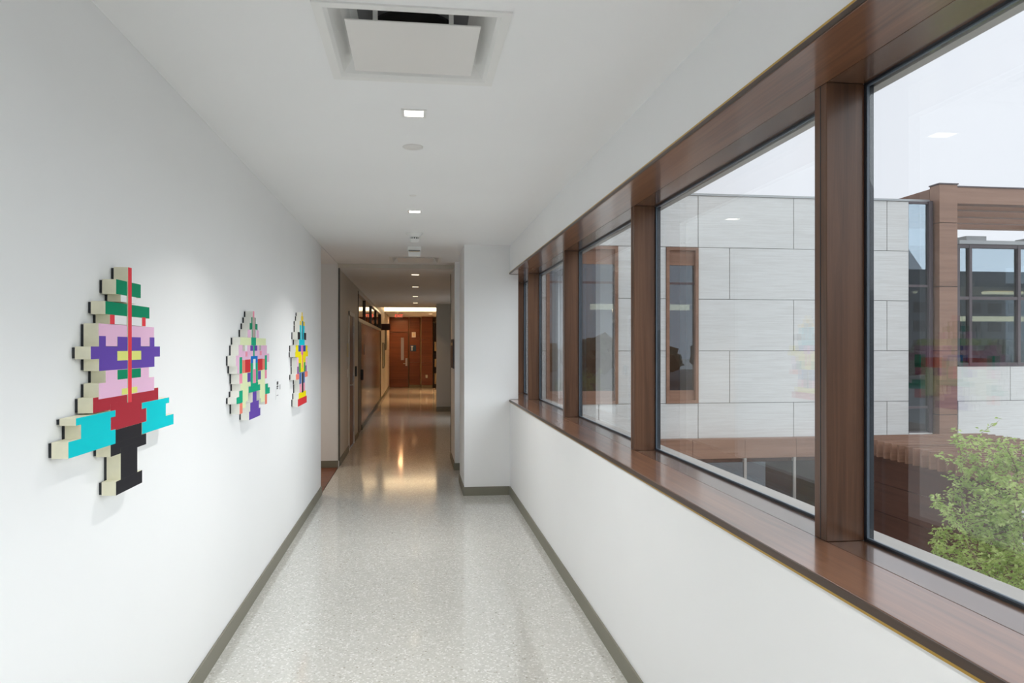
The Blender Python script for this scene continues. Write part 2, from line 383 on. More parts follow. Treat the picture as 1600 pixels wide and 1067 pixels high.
mull = [(-3.73, -3.665), (-1.81, -1.745), (0.09, 0.155), (2.0, 2.065), (3.895, 3.962), (5.80, 5.865), (7.71, 7.775)]
wlab = ['second window bay behind the camera', 'window bay just behind the camera', 'large nearest window bay with the green tree outside', 'second window bay showing pale stone and a narrow window',
        'third window bay showing the wide wood framed window', 'fourth narrow looking window bay near the end wall', 'last sliver of window beside the white end wall']
bounds = mull + [(8.83, 8.90)]
for i in range(len(mull)):
    ya, yb = bounds[i][1], bounds[i + 1][0]
    w = thing('window_%d' % (i + 1), (XG, (ya + yb) / 2, ZS), wlab[i], 'window', kind='structure')
    box('pane', 1.312, 1.330, ya + 0.004, yb - 0.004, ZS + 0.002, ZH - 0.002, 'pane', w)
    # gasket frame and its slate lip
    for nm, xa, xb, th_, mt in (('gasket', 1.300, 1.3125, 0.008, 'black'), ('gasket_lip', 1.302, 1.309, 0.012, 'gasket_blue')):
        boxes(nm, [(xa, xb, ya, yb, ZS - 0.002, ZS - 0.002 + th_), (xa, xb, ya, yb, ZH + 0.002 - th_, ZH + 0.002),
                   (xa, xb, ya, ya + th_, ZS, ZH), (xa, xb, yb - th_, yb, ZS, ZH)], mt, w)
    # the mullion on the far side of this bay: two boards with a groove, then the outer cap
    m0, m1 = bounds[i + 1]
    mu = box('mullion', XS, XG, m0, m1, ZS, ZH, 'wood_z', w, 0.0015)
    mid = (m0 + m1) / 2
    box('groove', XS - 0.0008, XS + 0.004, mid - 0.002, mid + 0.002, ZS, ZH, 'black', mu)
    box('outer_cap', 1.300, 1.332, m0 + 0.002, m1 - 0.002, ZS, ZH, 'black', w)
# alcove window
w = thing('window_8', (1.5, 15.55, 0.3), 'window of the alcove beside the far corridor', 'window', kind='structure')
box('pane', 1.52, 1.535, 14.72, 16.38, 0.32, 2.48, 'pane', w)
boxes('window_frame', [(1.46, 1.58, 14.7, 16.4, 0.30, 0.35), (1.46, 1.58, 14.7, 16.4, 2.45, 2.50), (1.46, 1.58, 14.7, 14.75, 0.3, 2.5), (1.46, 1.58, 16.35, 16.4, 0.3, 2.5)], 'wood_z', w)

# ================================================================== CEILING FITTINGS
def diffuser(d, zc, label, plaque_mat='plaque'):
    x0, x1, y0, y1 = d; cx, cy = (x0 + x1) / 2, (y0 + y1) / 2; hw = (x1 - x0) / 2; hl = (y1 - y0) / 2
    t = thing('ceiling_diffuser', (cx, cy, zc), label, 'air diffuser', 'square plaque ceiling diffusers')
    # flange + curved cone going up to the neck
    prof = [(1.0, 0.0), (1.0, -0.006), (0.90, -0.006), (0.86, 0.004), (0.82, 0.022), (0.76, 0.045), (0.68, 0.062), (0.60, 0.070)]
    vs, fs = [], []
    for (k, z_) in prof:
        for (sx, sy) in ((-1, -1), (1, -1), (1, 1), (-1, 1)):
            vs.append((cx + sx * hw * k, cy + sy * hl * k, zc + z_))
    for i in range(len(prof) - 1):
        for k in range(4):
            fs.append((i * 4 + k, (i + 1) * 4 + k, (i + 1) * 4 + (k + 1) % 4, i * 4 + (k + 1) % 4))
    mesh('cone', vs, fs, 'white_metal', t, (cx, cy, zc))
    k = 0.60
    box('back_pan', cx - hw * 0.66, cx + hw * 0.66, cy - hl * 0.66, cy + hl * 0.66, zc + 0.072, zc + 0.078, 'duct', t)
    lathe('duct_neck', [(0.150, 0.064), (0.150, 0.0715)], (cx, cy, zc), 'black_hole', t, 40, False)
    box('plaque', cx - hw * 0.705, cx + hw * 0.705, cy - hl * 0.67, cy + hl * 0.67, zc - 0.008, zc - 0.003, plaque_mat, t, 0.0015)
    for sx in (-1, 1):
        for sy in (-1, 1):
            bx_, by_ = cx + sx * hw * 0.40, cy + sy * hl * 0.52
            box('hanger', bx_ - 0.008, bx_ + 0.008, by_ - 0.004, by_ + 0.004, zc - 0.003, zc + 0.072, 'white_metal', t)
diffuser(D1, CE, 'large square plaque air diffuser in the ceiling nearest the camera')
diffuser(D2, CE, 'small looking square air diffuser beyond the smoke detector', 'plaque')

def downlight(x, y, z, half, lens, watt, colr, label, group, cut=92):
    t = thing('downlight', (x, y, z), label, 'ceiling light', group)
    h2 = half * 1.32
    boxes('trim_ring', [(x - h2, x + h2, y - h2, y - half, z - 0.005, z), (x - h2, x + h2, y + half, y + h2, z - 0.005, z),
                        (x - h2, x - half, y - half, y + half, z - 0.005, z), (x + half, x + h2, y - half, y + half, z - 0.005, z)], 'white_metal', t)
    box('lens', x - half, x + half, y - half, y + half, z - 0.002, z, lens, t)
    ld = bpy.data.lights.new('downlight_lamp', 'AREA'); ld.energy = watt; ld.color = colr; ld.shape = 'SQUARE'; ld.size = half * 1.9; ld.spread = math.radians(cut)
    lo = bpy.data.objects.new('downlight_lamp', ld); COL.objects.link(lo); lo.parent = t; lo.location = (0, 0, -0.008)
NEU = (1.0, 0.985, 0.965); WARM = (1.0, 0.55, 0.25)
for y_, l_ in ((-1.6, 'square recessed downlight behind the camera'), (0.95, 'square recessed downlight above the camera'), (3.42, 'square recessed downlight just beyond the large diffuser'), (5.91, 'square recessed downlight in front of the smoke detector')):
    downlight(-0.008, y_, CE, 0.043, 'lens', NEAR_LAMP_W, NEU, l_, 'square downlights in the near ceiling', 114)
for y_, l_ in ((10.56, 'first warm downlight beyond the header'), (12.72, 'second warm downlight beyond the header'), (15.17, 'third warm downlight beyond the header'), (17.4, 'fourth warm downlight, farthest before the cove')):
    downlight(-0.006, y_, CE2, 0.05, 'lens_warm', FAR_LAMP_W, WARM, l_, 'warm downlights in the far ceiling')
downlight(-2.0, 8.9, CE - 0.006, 0.05, 'lens_warm', 7, (1, 0.8, 0.58), 'unseen downlight added to warm the left side passage', None)  # added lamp, out of view: gives the side passage its warm light
downlight(-0.55, 27.6, 2.70, 0.06, 'lens_warm', 13, WARM, 'bright downlight over the far wooden door', None, 170)
downlight(0.5, 25.6, 2.70, 0.06, 'lens_warm', 17, WARM, 'downlight in the middle of the lobby ceiling', None)
downlight(2.4, 25.6, 2.70, 0.06, 'lens_warm', 17, WARM, 'downlight over the right side of the lobby', None)
downlight(0.3, 21.5, 3.0, 0.06, 'lens_warm', 20, WARM, 'downlight up in the lobby ceiling coffer', None)
tag(lathe('ceiling_sensor', [(0.001, -0.008), (0.045, -0.008), (0.055, -0.004), (0.055, 0.0)], (-0.015, 4.0, CE), 'plaque'), 'flat round off white sensor disc behind the first downlight', 'sensor')
tag(lathe('sprinkler_cap', [(0.001, -0.004), (0.022, -0.004), (0.026, 0.0)], (-0.02, 5.29, CE), 'white_metal'), 'tiny white sprinkler cap between the two downlights', 'sprinkler')
t = thing('smoke_detector', (-0.012, 7.04, CE), 'white stepped smoke detector on the ceiling near the end wall', 'smoke detector')
SD = (-0.012, 7.04, CE)
lathe('base_plate', [(0.044, -0.045), (0.050, -0.036), (0.078, -0.010), (0.078, 0)], SD, 'white_metal', t)
lathe('vent_ring', [(0.034, -0.060), (0.034, -0.044)], SD, 'guard', t)
for k in range(10):
    a = 2 * math.pi * k / 10
    box('vent_rib', SD[0] + 0.037 * math.cos(a) - 0.005, SD[0] + 0.037 * math.cos(a) + 0.005, SD[1] + 0.037 * math.sin(a) - 0.005, SD[1] + 0.037 * math.sin(a) + 0.005, CE - 0.060, CE - 0.044, 'white_metal', t)
lathe('dome', [(0.001, -0.094), (0.028, -0.092), (0.042, -0.080), (0.044, -0.059)], SD, 'white_metal', t)
t = thing('emergency_light', (-0.02, 8.0, CE), 'white box emergency light hanging before the far diffuser', 'emergency light')
box('body', -0.088, 0.058, 7.97, 8.03, CE - 0.050, CE, 'white_metal', t, 0.006)
box('slot', -0.075, 0.046, 7.968, 7.975, CE - 0.049, CE - 0.043, 'black', t)
box('lower_housing', -0.080, 0.052, 7.972, 8.028, CE - 0.112, CE - 0.052, 'white_metal', t, 0.006)
box('slot', -0.070, 0.042, 7.969, 7.975, CE - 0.062, CE - 0.056, 'tan', t)
tag(lathe('ceiling_speaker', [(0.001, -0.012), (0.06, -0.010), (0.075, 0.0)], (-0.006, 16.3, CE2), 'white_metal'), 'round white ceiling detector between far warm downlights', 'detector')

# ================================================================== ARTWORKS ON THE LEFT WALL
ART_BACK, ART_FRONT = XL + 0.009, XL + 0.050
PAL = {'red': (0.80, 0.055, 0.075), 'green': (0.0, 0.26, 0.125), 'white': (0.86, 0.86, 0.86), 'pink': (0.83, 0.52, 0.71), 'purple': (0.135, 0.068, 0.40),
       'yellow': (0.76, 0.78, 0.22), 'crimson': (0.42, 0.028, 0.045), 'teal': (0.0, 0.60, 0.66), 'black': (0.021, 0.020, 0.024), 'paleyellow': (0.78, 0.86, 0.52),
       'rose': (0.87, 0.31, 0.43), 'salmon': (0.88, 0.23, 0.16), 'blue': (0.005, 0.19, 0.64), 'taupe': (0.56, 0.42, 0.40), 'gold': (0.86, 0.60, 0.04), 'sun': (0.86, 0.73, 0.0),
       'cyan': (0.0, 0.55, 0.67), 'darkteal': (0.02, 0.20, 0.28), 'navy': (0.02, 0.075, 0.36), 'magenta': (0.70, 0.16, 0.42), 'violet': (0.28, 0.09, 0.34), 'grass': (0.08, 0.37, 0.07), 'scarlet': (0.65, 0.035, 0.045), 'slate': (0.075, 0.17, 0.40), 'mint': (0.0, 0.40, 0.22)}
for k_, c_ in PAL.items(): M['art_' + k_] = plain('lacquer_' + k_, c_, 0.6, spec=0.12, vary=0.02)
def artwork(label, reg, zw, rects, edge):
    """rects: (x_left, x_right, y_top, y_bottom measured at x_left, colour, layer) in a close-up of region reg shown zw px wide"""
    k = (reg[2] - reg[0]) / zw
    R_ = []
    for (xl, xr, yt, yb, colr, lay) in rects:
        a = onX(reg[0] + xl * k, reg[1] + yt * k, ART_FRONT); b_ = onX(reg[0] + xl * k, reg[1] + yb * k, ART_FRONT); c_ = onX(reg[0] + xr * k, reg[1] + yt * k, ART_FRONT)
        R_.append((a[1], c_[1], b_[2], a[2], colr, lay))
    yc = (min(q[0] for q in R_) + max(q[1] for q in R_)) / 2; zb = min(q[2] for q in R_)
    t = thing('wall_artwork', (ART_BACK, yc, zb), label, 'artwork', 'stepped block artworks on the left wall')
    for n_i, (ya, yb, za, zb_, colr, lay) in enumerate(R_):
        e_ = lay * 0.0002 + n_i * 0.00002
        ya, yb, za, zb_ = ya + e_, yb - e_, za + e_, zb_ - e_
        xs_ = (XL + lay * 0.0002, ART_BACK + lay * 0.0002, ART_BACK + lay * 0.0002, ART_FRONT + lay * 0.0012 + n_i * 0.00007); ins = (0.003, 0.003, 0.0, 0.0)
        vs, fs = [], []
        for x_, q in zip(xs_, ins):
            vs += [(x_, ya + q, za + q), (x_, yb - q, za + q), (x_, yb - q, zb_ - q), (x_, ya + q, zb_ - q)]
        for i in range(3):
            for k2 in range(4): fs.append((i * 4 + k2, i * 4 + (k2 + 1) % 4, (i + 1) * 4 + (k2 + 1) % 4, (i + 1) * 4 + k2))
        fs.append((12, 13, 14, 15)); fs.append((3, 2, 1, 0))
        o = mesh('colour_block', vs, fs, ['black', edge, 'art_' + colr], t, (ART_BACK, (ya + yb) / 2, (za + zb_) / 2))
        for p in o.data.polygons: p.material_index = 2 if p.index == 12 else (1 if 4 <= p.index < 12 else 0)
A1 = [  # close-up [60,400,300,800] at 640 px
 (367, 383, 45, 612, 'red', 4), (322, 425, 96, 158, 'green', 1), (343, 408, 160, 190, 'white', 0), (277, 461, 187, 242, 'green', 1),
 (297, 445, 242, 282, 'white', 0), (296, 316, 243, 283, 'red', 1), (430, 445, 255, 292, 'red', 1), (248, 480, 280, 376, 'pink', 1),
 (248, 277, 332, 384, 'purple', 2), (325, 423, 335, 384, 'purple', 2), (460, 480, 338, 384, 'purple', 2), (213, 503, 376, 431, 'purple', 2), (248, 480, 418, 480, 'purple', 2),
 (323, 423, 395, 437, 'yellow', 3), (277, 458, 474, 565, 'pink', 1), (325, 423, 474, 516, 'green', 2), (248, 480, 530, 598, 'pink', 1), (343, 408, 552, 580, 'yellow', 2),
 (225, 498, 591, 656, 'crimson', 0), (298, 447, 615, 734, 'crimson', 0),
 (152, 318, 676, 708, 'teal', 1), (173, 298, 690, 800, 'teal', 1), (120, 318, 775, 846, 'teal', 1),
 (428, 542, 611, 638, 'teal', 1), (447, 528, 620, 705, 'teal', 1), (428, 560, 693, 743, 'teal', 1),
 (318, 428, 724, 825, 'black', 0), (298, 447, 786, 838, 'black', 0), (340, 410, 800, 955, 'black', 0), (320, 430, 940, 999, 'black', 0)]
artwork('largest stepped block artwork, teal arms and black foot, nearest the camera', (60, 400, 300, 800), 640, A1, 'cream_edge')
A2 = [  # close-up [340,470,440,670] at 534 px
 (292, 305, 85, 140, 'rose', 1), (280, 316, 135, 190, 'green', 1), (265, 331, 184, 240, 'green', 1), (250, 343, 238, 305, 'pink', 0), (275, 283, 238, 305, 'white', 1), (314, 322, 238, 305, 'white', 1),
 (283, 314, 236, 306, 'green', 1), (289, 309, 135, 306, 'taupe', 2), (188, 402, 303, 370, 'paleyellow', 0), (278, 318, 304, 372, 'mint', 1),
 (175, 208, 368, 470, 'pink', 0), (226, 347, 370, 425, 'pink', 0), (226, 245, 370, 420, 'white', 1), (270, 328, 372, 418, 'purple', 1), (362, 410, 371, 470, 'pink', 0), (206, 364, 418, 530, 'pink', 0),
 (292, 304, 370, 462, 'mint', 2), (228, 246, 424, 466, 'rose', 1), (347, 365, 418, 455, 'rose', 1),
 (150, 178, 457, 545, 'pink', 0), (162, 180, 540, 610, 'pink', 0), (176, 412, 462, 530, 'pink', 0), (408, 428, 440, 510, 'pink', 0),
 (178, 201, 470, 610, 'mint', 1), (390, 408, 454, 578, 'mint', 1), (201, 226, 494, 606, 'salmon', 1), (225, 271, 490, 602, 'scarlet', 1), (331, 371, 484, 584, 'scarlet', 1), (370, 390, 484, 576, 'salmon', 1),
 (270, 331, 492, 692, 'mint', 1), (270, 328, 460, 522, 'blue', 2), (289, 309, 484, 576, 'white', 3), (288, 312, 570, 690, 'rose', 3),
 (178, 203, 609, 696, 'rose', 0), (203, 270, 590, 725, 'paleyellow', 0), (330, 392, 570, 715, 'paleyellow', 0), (243, 270, 600, 680, 'purple', 1), (331, 356, 584, 660, 'purple', 1), (390, 407, 576, 650, 'rose', 0),
 (203, 250, 680, 850, 'paleyellow', 0), (203, 232, 840, 900, 'paleyellow', 0), (347, 392, 680, 815, 'paleyellow', 0), (357, 390, 800, 850, 'paleyellow', 0),
 (268, 331, 686, 730, 'mint', 2), (250, 348, 716, 772, 'mint', 2),
 (172, 203, 752, 858, 'mint', 1), (150, 174, 806, 865, 'mint', 1), (178, 203, 858, 948, 'salmon', 0), (185, 203, 690, 756, 'paleyellow', 0),
 (390, 415, 693, 782, 'mint', 1), (414, 430, 722, 776, 'mint', 1), (390, 408, 780, 865, 'salmon', 0),
 (285, 318, 745, 880, 'purple', 1), (265, 337, 850, 950, 'purple', 1), (255, 350, 925, 998, 'purple', 1)]
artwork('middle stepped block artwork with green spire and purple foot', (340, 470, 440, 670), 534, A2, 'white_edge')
A3 = [  # close-up [425,470,505,650] at 474 px
 (274, 283, 105, 142, 'gold', 0), (269, 289, 140, 187, 'gold', 0), (257, 303, 185, 226, 'gold', 0), (257, 301, 224, 292, 'cyan', 0), (237, 316, 288, 358, 'black', 0), (261, 293, 288, 358, 'cyan', 1),
 (250, 302, 356, 410, 'cyan', 0), (218, 328, 411, 474, 'sun', 0), (242, 310, 411, 471, 'navy', 1), (267, 285, 411, 500, 'magenta', 2), (214, 333, 472, 524, 'sun', 0), (240, 312, 520, 584, 'sun', 0),
 (272, 284, 185, 360, 'darkteal', 3), (274, 282, 498, 620, 'salmon', 2), (258, 298, 580, 670, 'sun', 0), (230, 244, 526, 612, 'pink', 0), (310, 323, 526, 600, 'pink', 0), (246, 263, 576, 664, 'grass', 1), (292, 307, 568, 656, 'grass', 1),
 (231, 250, 610, 684, 'violet', 0), (304, 320, 598, 662, 'violet', 0), (219, 252, 680, 734, 'salmon', 0), (299, 328, 657, 708, 'salmon', 0), (250, 302, 664, 774, 'slate', 0), (270, 285, 666, 852, 'black', 3),
 (253, 303, 770, 858, 'rose', 0), (245, 313, 854, 915, 'sun', 0), (237, 320, 912, 982, 'scarlet', 0)]
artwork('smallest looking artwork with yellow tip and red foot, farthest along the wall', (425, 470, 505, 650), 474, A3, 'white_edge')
# wall caption between the second and third artwork
p0 = onX(430.5, 595, XL); p1 = onX(439.5, 619, XL)
t = thing('wall_caption', (XL, (p0[1] + p1[1]) / 2, p1[2]), 'tiny printed caption card between the second and third artworks', 'label')
box('card', XL, XL + 0.002, p0[1], p1[1], p1[2] - 0.01, p0[2] + 0.01, 'wall', t)
yl = lambda q: p0[1] + (p1[1] - p0[1]) * q
zl = lambda q: p0[2] + (p1[2] - p0[2]) * q
for (qa, qb, ra, rb) in ((0.15, 0.42, 0.06, 0.24), (0.15, 0.42, 0.30, 0.40), (0.15, 0.36, 0.42, 0.50), (0.68, 0.76, 0.27, 0.56), (0.12, 0.42, 0.84, 0.87)):
    box('text_line', XL + 0.002, XL + 0.0026, yl(qa), yl(qb), zl(rb), zl(ra), 'black', t)

# ================================================================== FAR CORRIDOR: DOORS AND FITTINGS
# door on the left
t = thing('door_1', (XL, 11.78, 0), 'dark brown veneer door in a light frame on the left', 'door', kind='structure')
box('leaf', -1.06, -1.012, 11.35, 12.22, 0.01, 2.05, 'door_wood', t, 0.002)
boxes('door_frame', [(-1.10, XL + 0.012, 11.28, 11.35, 0, 2.11), (-1.10, XL + 0.012, 12.22, 12.29, 0, 2.11), (-1.10, XL + 0.012, 11.28, 12.29, 2.05, 2.11)], 'white_metal', t)
for z_ in (0.25, 1.05, 1.85): box('hinge', XL - 0.012, XL + 0.010, 12.19, 12.235, z_ - 0.055, z_ + 0.055, 'steel', t)
h_ = boxes('handle', [(XL - 0.012, XL + 0.045, 11.42, 11.44, 0.98, 1.0), (XL + 0.03, XL + 0.045, 11.42, 11.56, 0.98, 1.0)], 'steel', t, 0.003)
box('lock_rose', XL - 0.012, XL + 0.004, 11.40, 11.46, 1.06, 1.12, 'steel', t, 0.003)
tag(box('card_reader', XL, XL + 0.03, 12.42, 12.54, 1.08, 1.25, 'black', bev=0.006), 'black card reader on the wall beside the brown door', 'card reader')
tag(box('room_sign', XL, XL + 0.012, 11.02, 11.16, 1.42, 1.62, 'tan', bev=0.002), 'small tan room sign left of the brown door', 'sign')
tag(box('light_switch', XL, XL + 0.010, 11.05, 11.13, 1.12, 1.24, 'white_metal', bev=0.003), 'white light switch below the small room sign', 'light switch')
struct(boxes('wall_room_behind_door', [(-2.4, -2.3, 10.9, 12.7, 0, 3.0), (-2.3, -1.15, 10.9, 11.0, 0, 3.0), (-2.3, -1.15, 12.6, 12.7, 0, 3.0), (-2.4, -1.15, 10.9, 12.7, -0.2, 0.0), (-2.4, -1.15, 10.9, 12.7, 2.9, 3.0)], 'greige'), 'unlit room behind the brown door', 'wall')
# glazed storefront
t = thing('glass_partition', (XL, 17.3, 0), 'glazed partition with clerestory panes along the far left wall', 'partition', kind='structure')
fr = [(-1.08, XL + 0.01, 13.10, 21.6, 2.02, 2.08), (-1.08, XL + 0.01, 13.10, 21.6, 2.50, 2.55), (-1.08, XL + 0.01, 13.10, 13.22, 0, 2.55), (-1.08, XL + 0.01, 21.5, 21.6, 0, 2.55)]
for q in fr: box('frame_rail', *q, 'steel' if q[4] > 0 else 'guard', t)
ys = [13.22, 15.1, 17.2, 19.3, 21.5]
for i in range(4):
    box('clerestory_pane', -1.05, -1.03, ys[i], ys[i + 1] - 0.03, 2.08, 2.50, 'pane_int', t)
    if i: box('clerestory_post', -1.07, XL, ys[i] - 0.03, ys[i], 2.08, 2.50, 'guard', t)
d_ = box('door_leaf', -1.055, -1.015, 13.26, 14.1, 0.01, 2.02, 'guard', t)
box('door_pull', -1.015, -0.965, 13.95, 14.0, 0.95, 1.15, 'black', d_, 0.004)
ys2 = [14.14, 15.6, 17.1, 18.6, 20.05, 21.5]
for i in range(5): box('wall_panel', -1.05, -1.012, ys2[i] + 0.008, ys2[i + 1] - 0.008, 0.10, 2.02, 'pane_frost', t, 0.002)
box('kick_rail', -1.06, XL, 14.14, 21.5, 0.0, 0.095, 'guard', t)
box('back_room_wall', -2.6, -2.5, 13.0, 21.7, 0, 3.0, 'tan', t)
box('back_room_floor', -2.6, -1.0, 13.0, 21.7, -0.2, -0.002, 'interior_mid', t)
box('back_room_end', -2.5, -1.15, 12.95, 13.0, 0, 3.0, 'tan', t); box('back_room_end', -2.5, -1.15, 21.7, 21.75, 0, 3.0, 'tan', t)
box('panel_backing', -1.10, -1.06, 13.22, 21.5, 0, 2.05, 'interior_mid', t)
box('back_room_ceiling', -2.5, -1.15, 13.0, 21.7, 2.96, 3.0, 'ceil', t)
tag(box('door_sign', XL + 0.012, XL + 0.02, 14.3, 14.5, 1.42, 1.62, 'navy', bev=0.002), 'dark square sign on the partition panels', 'sign')
# blade sign, frames
t = thing('blade_sign', (-0.88, 21.9, 2.0), 'dark maroon blade sign projecting from the far left wall', 'sign')
box('panel', XL, -0.74, 21.88, 21.93, 2.05, 2.24, 'sign_dark', t, 0.004)
for (y_, z0_, z1_, nm) in ((23.0, 0.95, 1.65, 'narrow dark framed panel low on the tan left wall'), (24.8, 1.5, 2.15, 'narrow framed panel higher on the tan left wall')):
    t = thing('wall_frame', (XL, y_, z0_), nm, 'frame')
    box('backing', XL, XL + 0.015, y_ - 0.4, y_ + 0.4, z0_, z1_, 'grey', t)
    boxes('moulding', [(XL, XL + 0.03, y_ - 0.44, y_ - 0.4, z0_ - 0.04, z1_ + 0.04), (XL, XL + 0.03, y_ + 0.4, y_ + 0.44, z0_ - 0.04, z1_ + 0.04), (XL, XL + 0.03, y_ - 0.4, y_ + 0.4, z1_, z1_ + 0.04), (XL, XL + 0.03, y_ - 0.4, y_ + 0.4, z0_ - 0.04, z0_)], 'guard', t)
t = thing('exit_sign', (-0.55, 24.6, 2.5), 'small glowing red exit sign hung under the lobby ceiling', 'sign')
box('sign_face', -0.68, -0.42, 24.59, 24.61, 2.50, 2.66, 'pane_int', t)
box('stem', -0.57, -0.53, 24.59, 24.61, 2.66, 2.70, 'white_metal', t)
cu = bpy.data.curves.new('exit_letters', 'FONT'); cu.body = 'EXIT'; cu.size = 0.13; cu.extrude = 0.002; cu.align_x = 'CENTER'; cu.align_y = 'CENTER'; cu.materials.append(M['exit_red'])
tmp = bpy.data.objects.new('letters_outline', cu); me = bpy.data.meshes.new_from_object(tmp); bpy.data.objects.remove(tmp)
lo = bpy.data.objects.new('letters', me); COL.objects.link(lo); lo.parent = t; lo.location = (0, -0.014, 0.08); lo.rotation_euler = (math.pi / 2, 0, 0)
# far end wall: wood panelled with a door
YD = 28.5
def fy(px, py, Y=YD):
    q = onY(px, py, Y); return q[0], q[2]
xd0 = fy(605.3, 541)[0]; xd1 = fy(638.7, 541)[0]; xp1 = fy(656, 541)[0]
ZD = 2.11
w = struct(box('wall_far_end', -1.15, 4.3, YD + 0.06, YD + 0.2, 0, 3.0, 'tan'), 'wood panelled wall at the far end of the corridor', 'wall')
box('panel', xd0, xd1, YD, YD + 0.06, ZD + 0.03, 2.70, 'door_wood', w, 0.003)
for k in range(3): box('panel', xd1 + 0.02, xp1, YD, YD + 0.06, 0.10 + k * 0.87, 0.10 + k * 0.87 + 0.86, 'door_wood', w, 0.003)
box('panel_base', xd1 + 0.02, 4.2, YD - 0.01, YD + 0.06, 0, 0.10, 'base', w)
t = thing('door_2', ((xd0 + xd1) / 2, YD, 0), 'reddish brown wooden door with narrow vision panel at the far end', 'door', kind='structure')
vx0, vx1 = fy(626.5, 541)[0], fy(631, 541)[0]; vz0, vz1 = fy(629, 562.6)[1], fy(629, 527.5)[1]
boxes('leaf', [(xd0 + 0.03, vx0, YD, YD + 0.045, 0.01, ZD), (vx1, xd1 - 0.03, YD, YD + 0.045, 0.01, ZD), (vx0, vx1, YD, YD + 0.045, 0.01, vz0), (vx0, vx1, YD, YD + 0.045, vz1, ZD)], 'door_wood', t)
box('vision_panel', vx0, vx1, YD + 0.015, YD + 0.025, vz0, vz1, 'steel', t)
boxes('door_frame', [(xd0, xd0 + 0.028, YD - 0.02, YD + 0.06, 0, ZD + 0.03), (xd1 - 0.028, xd1, YD - 0.02, YD + 0.06, 0, ZD + 0.03), (xd0 + 0.028, xd1 - 0.028, YD - 0.02, YD + 0.06, ZD + 0.004, ZD + 0.03)], 'wood_dark', t)
hx = fy(635, 541)[0]; hz = fy(635, 566)[1]
hp = box('handle_plate', hx - 0.035, hx + 0.035, YD - 0.012, YD, hz - 0.14, hz + 0.16, 'steel', t, 0.004)
boxes('lever', [(hx - 0.012, hx + 0.012, YD - 0.06, YD - 0.012, hz - 0.06, hz - 0.035), (hx - 0.12, hx + 0.012, YD - 0.06, YD - 0.045, hz - 0.06, hz - 0.035)], 'steel', hp)
sx, sz = fy(646.5, 523)
t = thing('alarm_plate', (sx, YD, sz), 'pale square alarm plate on the wood panel beside the door', 'wall plate')
box('plate', sx - 0.075, sx + 0.075, YD - 0.02, YD, sz - 0.1, sz + 0.1, 'white_metal', t, 0.005)
box('window', sx - 0.035, sx + 0.035, YD - 0.024, YD - 0.02, sz - 0.05, sz + 0.05, 'tan', t)
sx, sz = fy(645.5, 544)
t = thing('room_number_sign', (sx, YD, sz), 'square navy sign with white symbol beside the far door', 'sign')
box('panel', sx - 0.11, sx + 0.11, YD - 0.012, YD, sz - 0.12, sz + 0.12, 'sign_blue', t, 0.003)
boxes('symbol', [(sx - 0.085, sx + 0.0, YD - 0.015, YD - 0.012, sz + 0.05, sz + 0.085), (sx - 0.06, sx - 0.025, YD - 0.015, YD - 0.012, sz - 0.09, sz + 0.05)], 'white_metal', t)
# wooden column in front of the end wall
xc0, xc1 = fy(658.6, 541, 27.9)[0], fy(676, 541, 27.9)[0]
t = thing('wood_column', ((xc0 + xc1) / 2, 28.1, 0), 'dark reddish wood clad column right of the far door', 'column', kind='structure')
for k in range(3): box('panel', xc0, xc1, 27.9, 28.45, 0.12 + k * 0.86, 0.12 + k * 0.86 + 0.855, 'door_wood', t, 0.003)
box('plinth', xc0 + 0.01, xc1 - 0.01, 27.92, 28.45, 0, 0.12, 'base', t)
ox, oz = fy(666.5, 588, 27.9)
tag(box('wall_outlet', ox - 0.04, ox + 0.04, 27.888, 27.9, oz - 0.06, oz + 0.06, 'white_metal', bev=0.003), 'white outlet plate low on the wood column', 'outlet')
# shelving glimpsed beyond the column
t = thing('shelf_unit', (1.15, 28.2, 0), 'dark shelving unit with tan boxes glimpsed right of the column', 'shelf')
box('side_panel', xc1 + 0.02, xc1 + 0.05, 28.05, 28.45, 0, 2.5, 'black', t); box('side_panel', 1.6, 1.63, 28.05, 28.45, 0, 2.5, 'black', t)
for z_ in (0.1, 0.75, 1.35, 2.45): box('shelf', xc1 + 0.05, 1.6, 28.05, 28.45, z_, z_ + 0.04, 'black', t)
box('back_panel', xc1 + 0.05, 1.6, 28.44, 28.46, 0.1, 2.5, 'interior_dark', t)
for k_, (za, zb) in enumerate(((0.141, 0.55), (0.791, 1.1), (1.391, 1.75))):
    tag(box('storage_box', xc1 + 0.07, 1.5, 28.1, 28.4, za, zb, 'tan', bev=0.01), ('tan box on the lowest shelf of the dark unit', 'tan box on the middle shelf of the dark unit', 'tan box on the upper shelf of the dark unit')[k_], 'box')
# sign on the white wall stub
z0_, z1_ = onX(708, 575, 0.495)[2], onX(708, 530, 0.495)[2]
t = thing('wall_sign', (0.495, 9.9, z0_), 'tall dark navy sign on the white wall stub at right', 'sign')
box('panel', 0.480, 0.495, 9.55, 10.25, z0_, z1_, 'navy', t, 0.003)
box('inlay', 0.478, 0.480, 9.70, 10.10, z0_ + 0.30, z0_ + 0.34, 'tan', t)

# ================================================================== OUTSIDE
GZ = -3.6
struct(box('ground', -250, 250, -250, 250, GZ - 0.2, GZ, 'ground'), 'grey paved courtyard far below the window', 'ground')
# ---- stone wing across the courtyard
YF = 17.0
bld = thing('stone_wing', (7, YF, GZ), 'pale stone clad building wing across the courtyard', 'building')
XE = onY(1420, 541, YF)[0]
zr = [5.211, 3.964, 2.718, 1.471, 0.209, -1.04, -2.3, GZ]
wide = (onY(853.6, 541, YF)[0], onY(965.5, 541, YF)[0]); narrow = (onY(1041, 541, YF)[0], onY(1091, 541, YF)[0])
odd = [1.84, 4.295, 6.75, 9.189, 11.665]; even = [5.09, 7.543, 9.99]
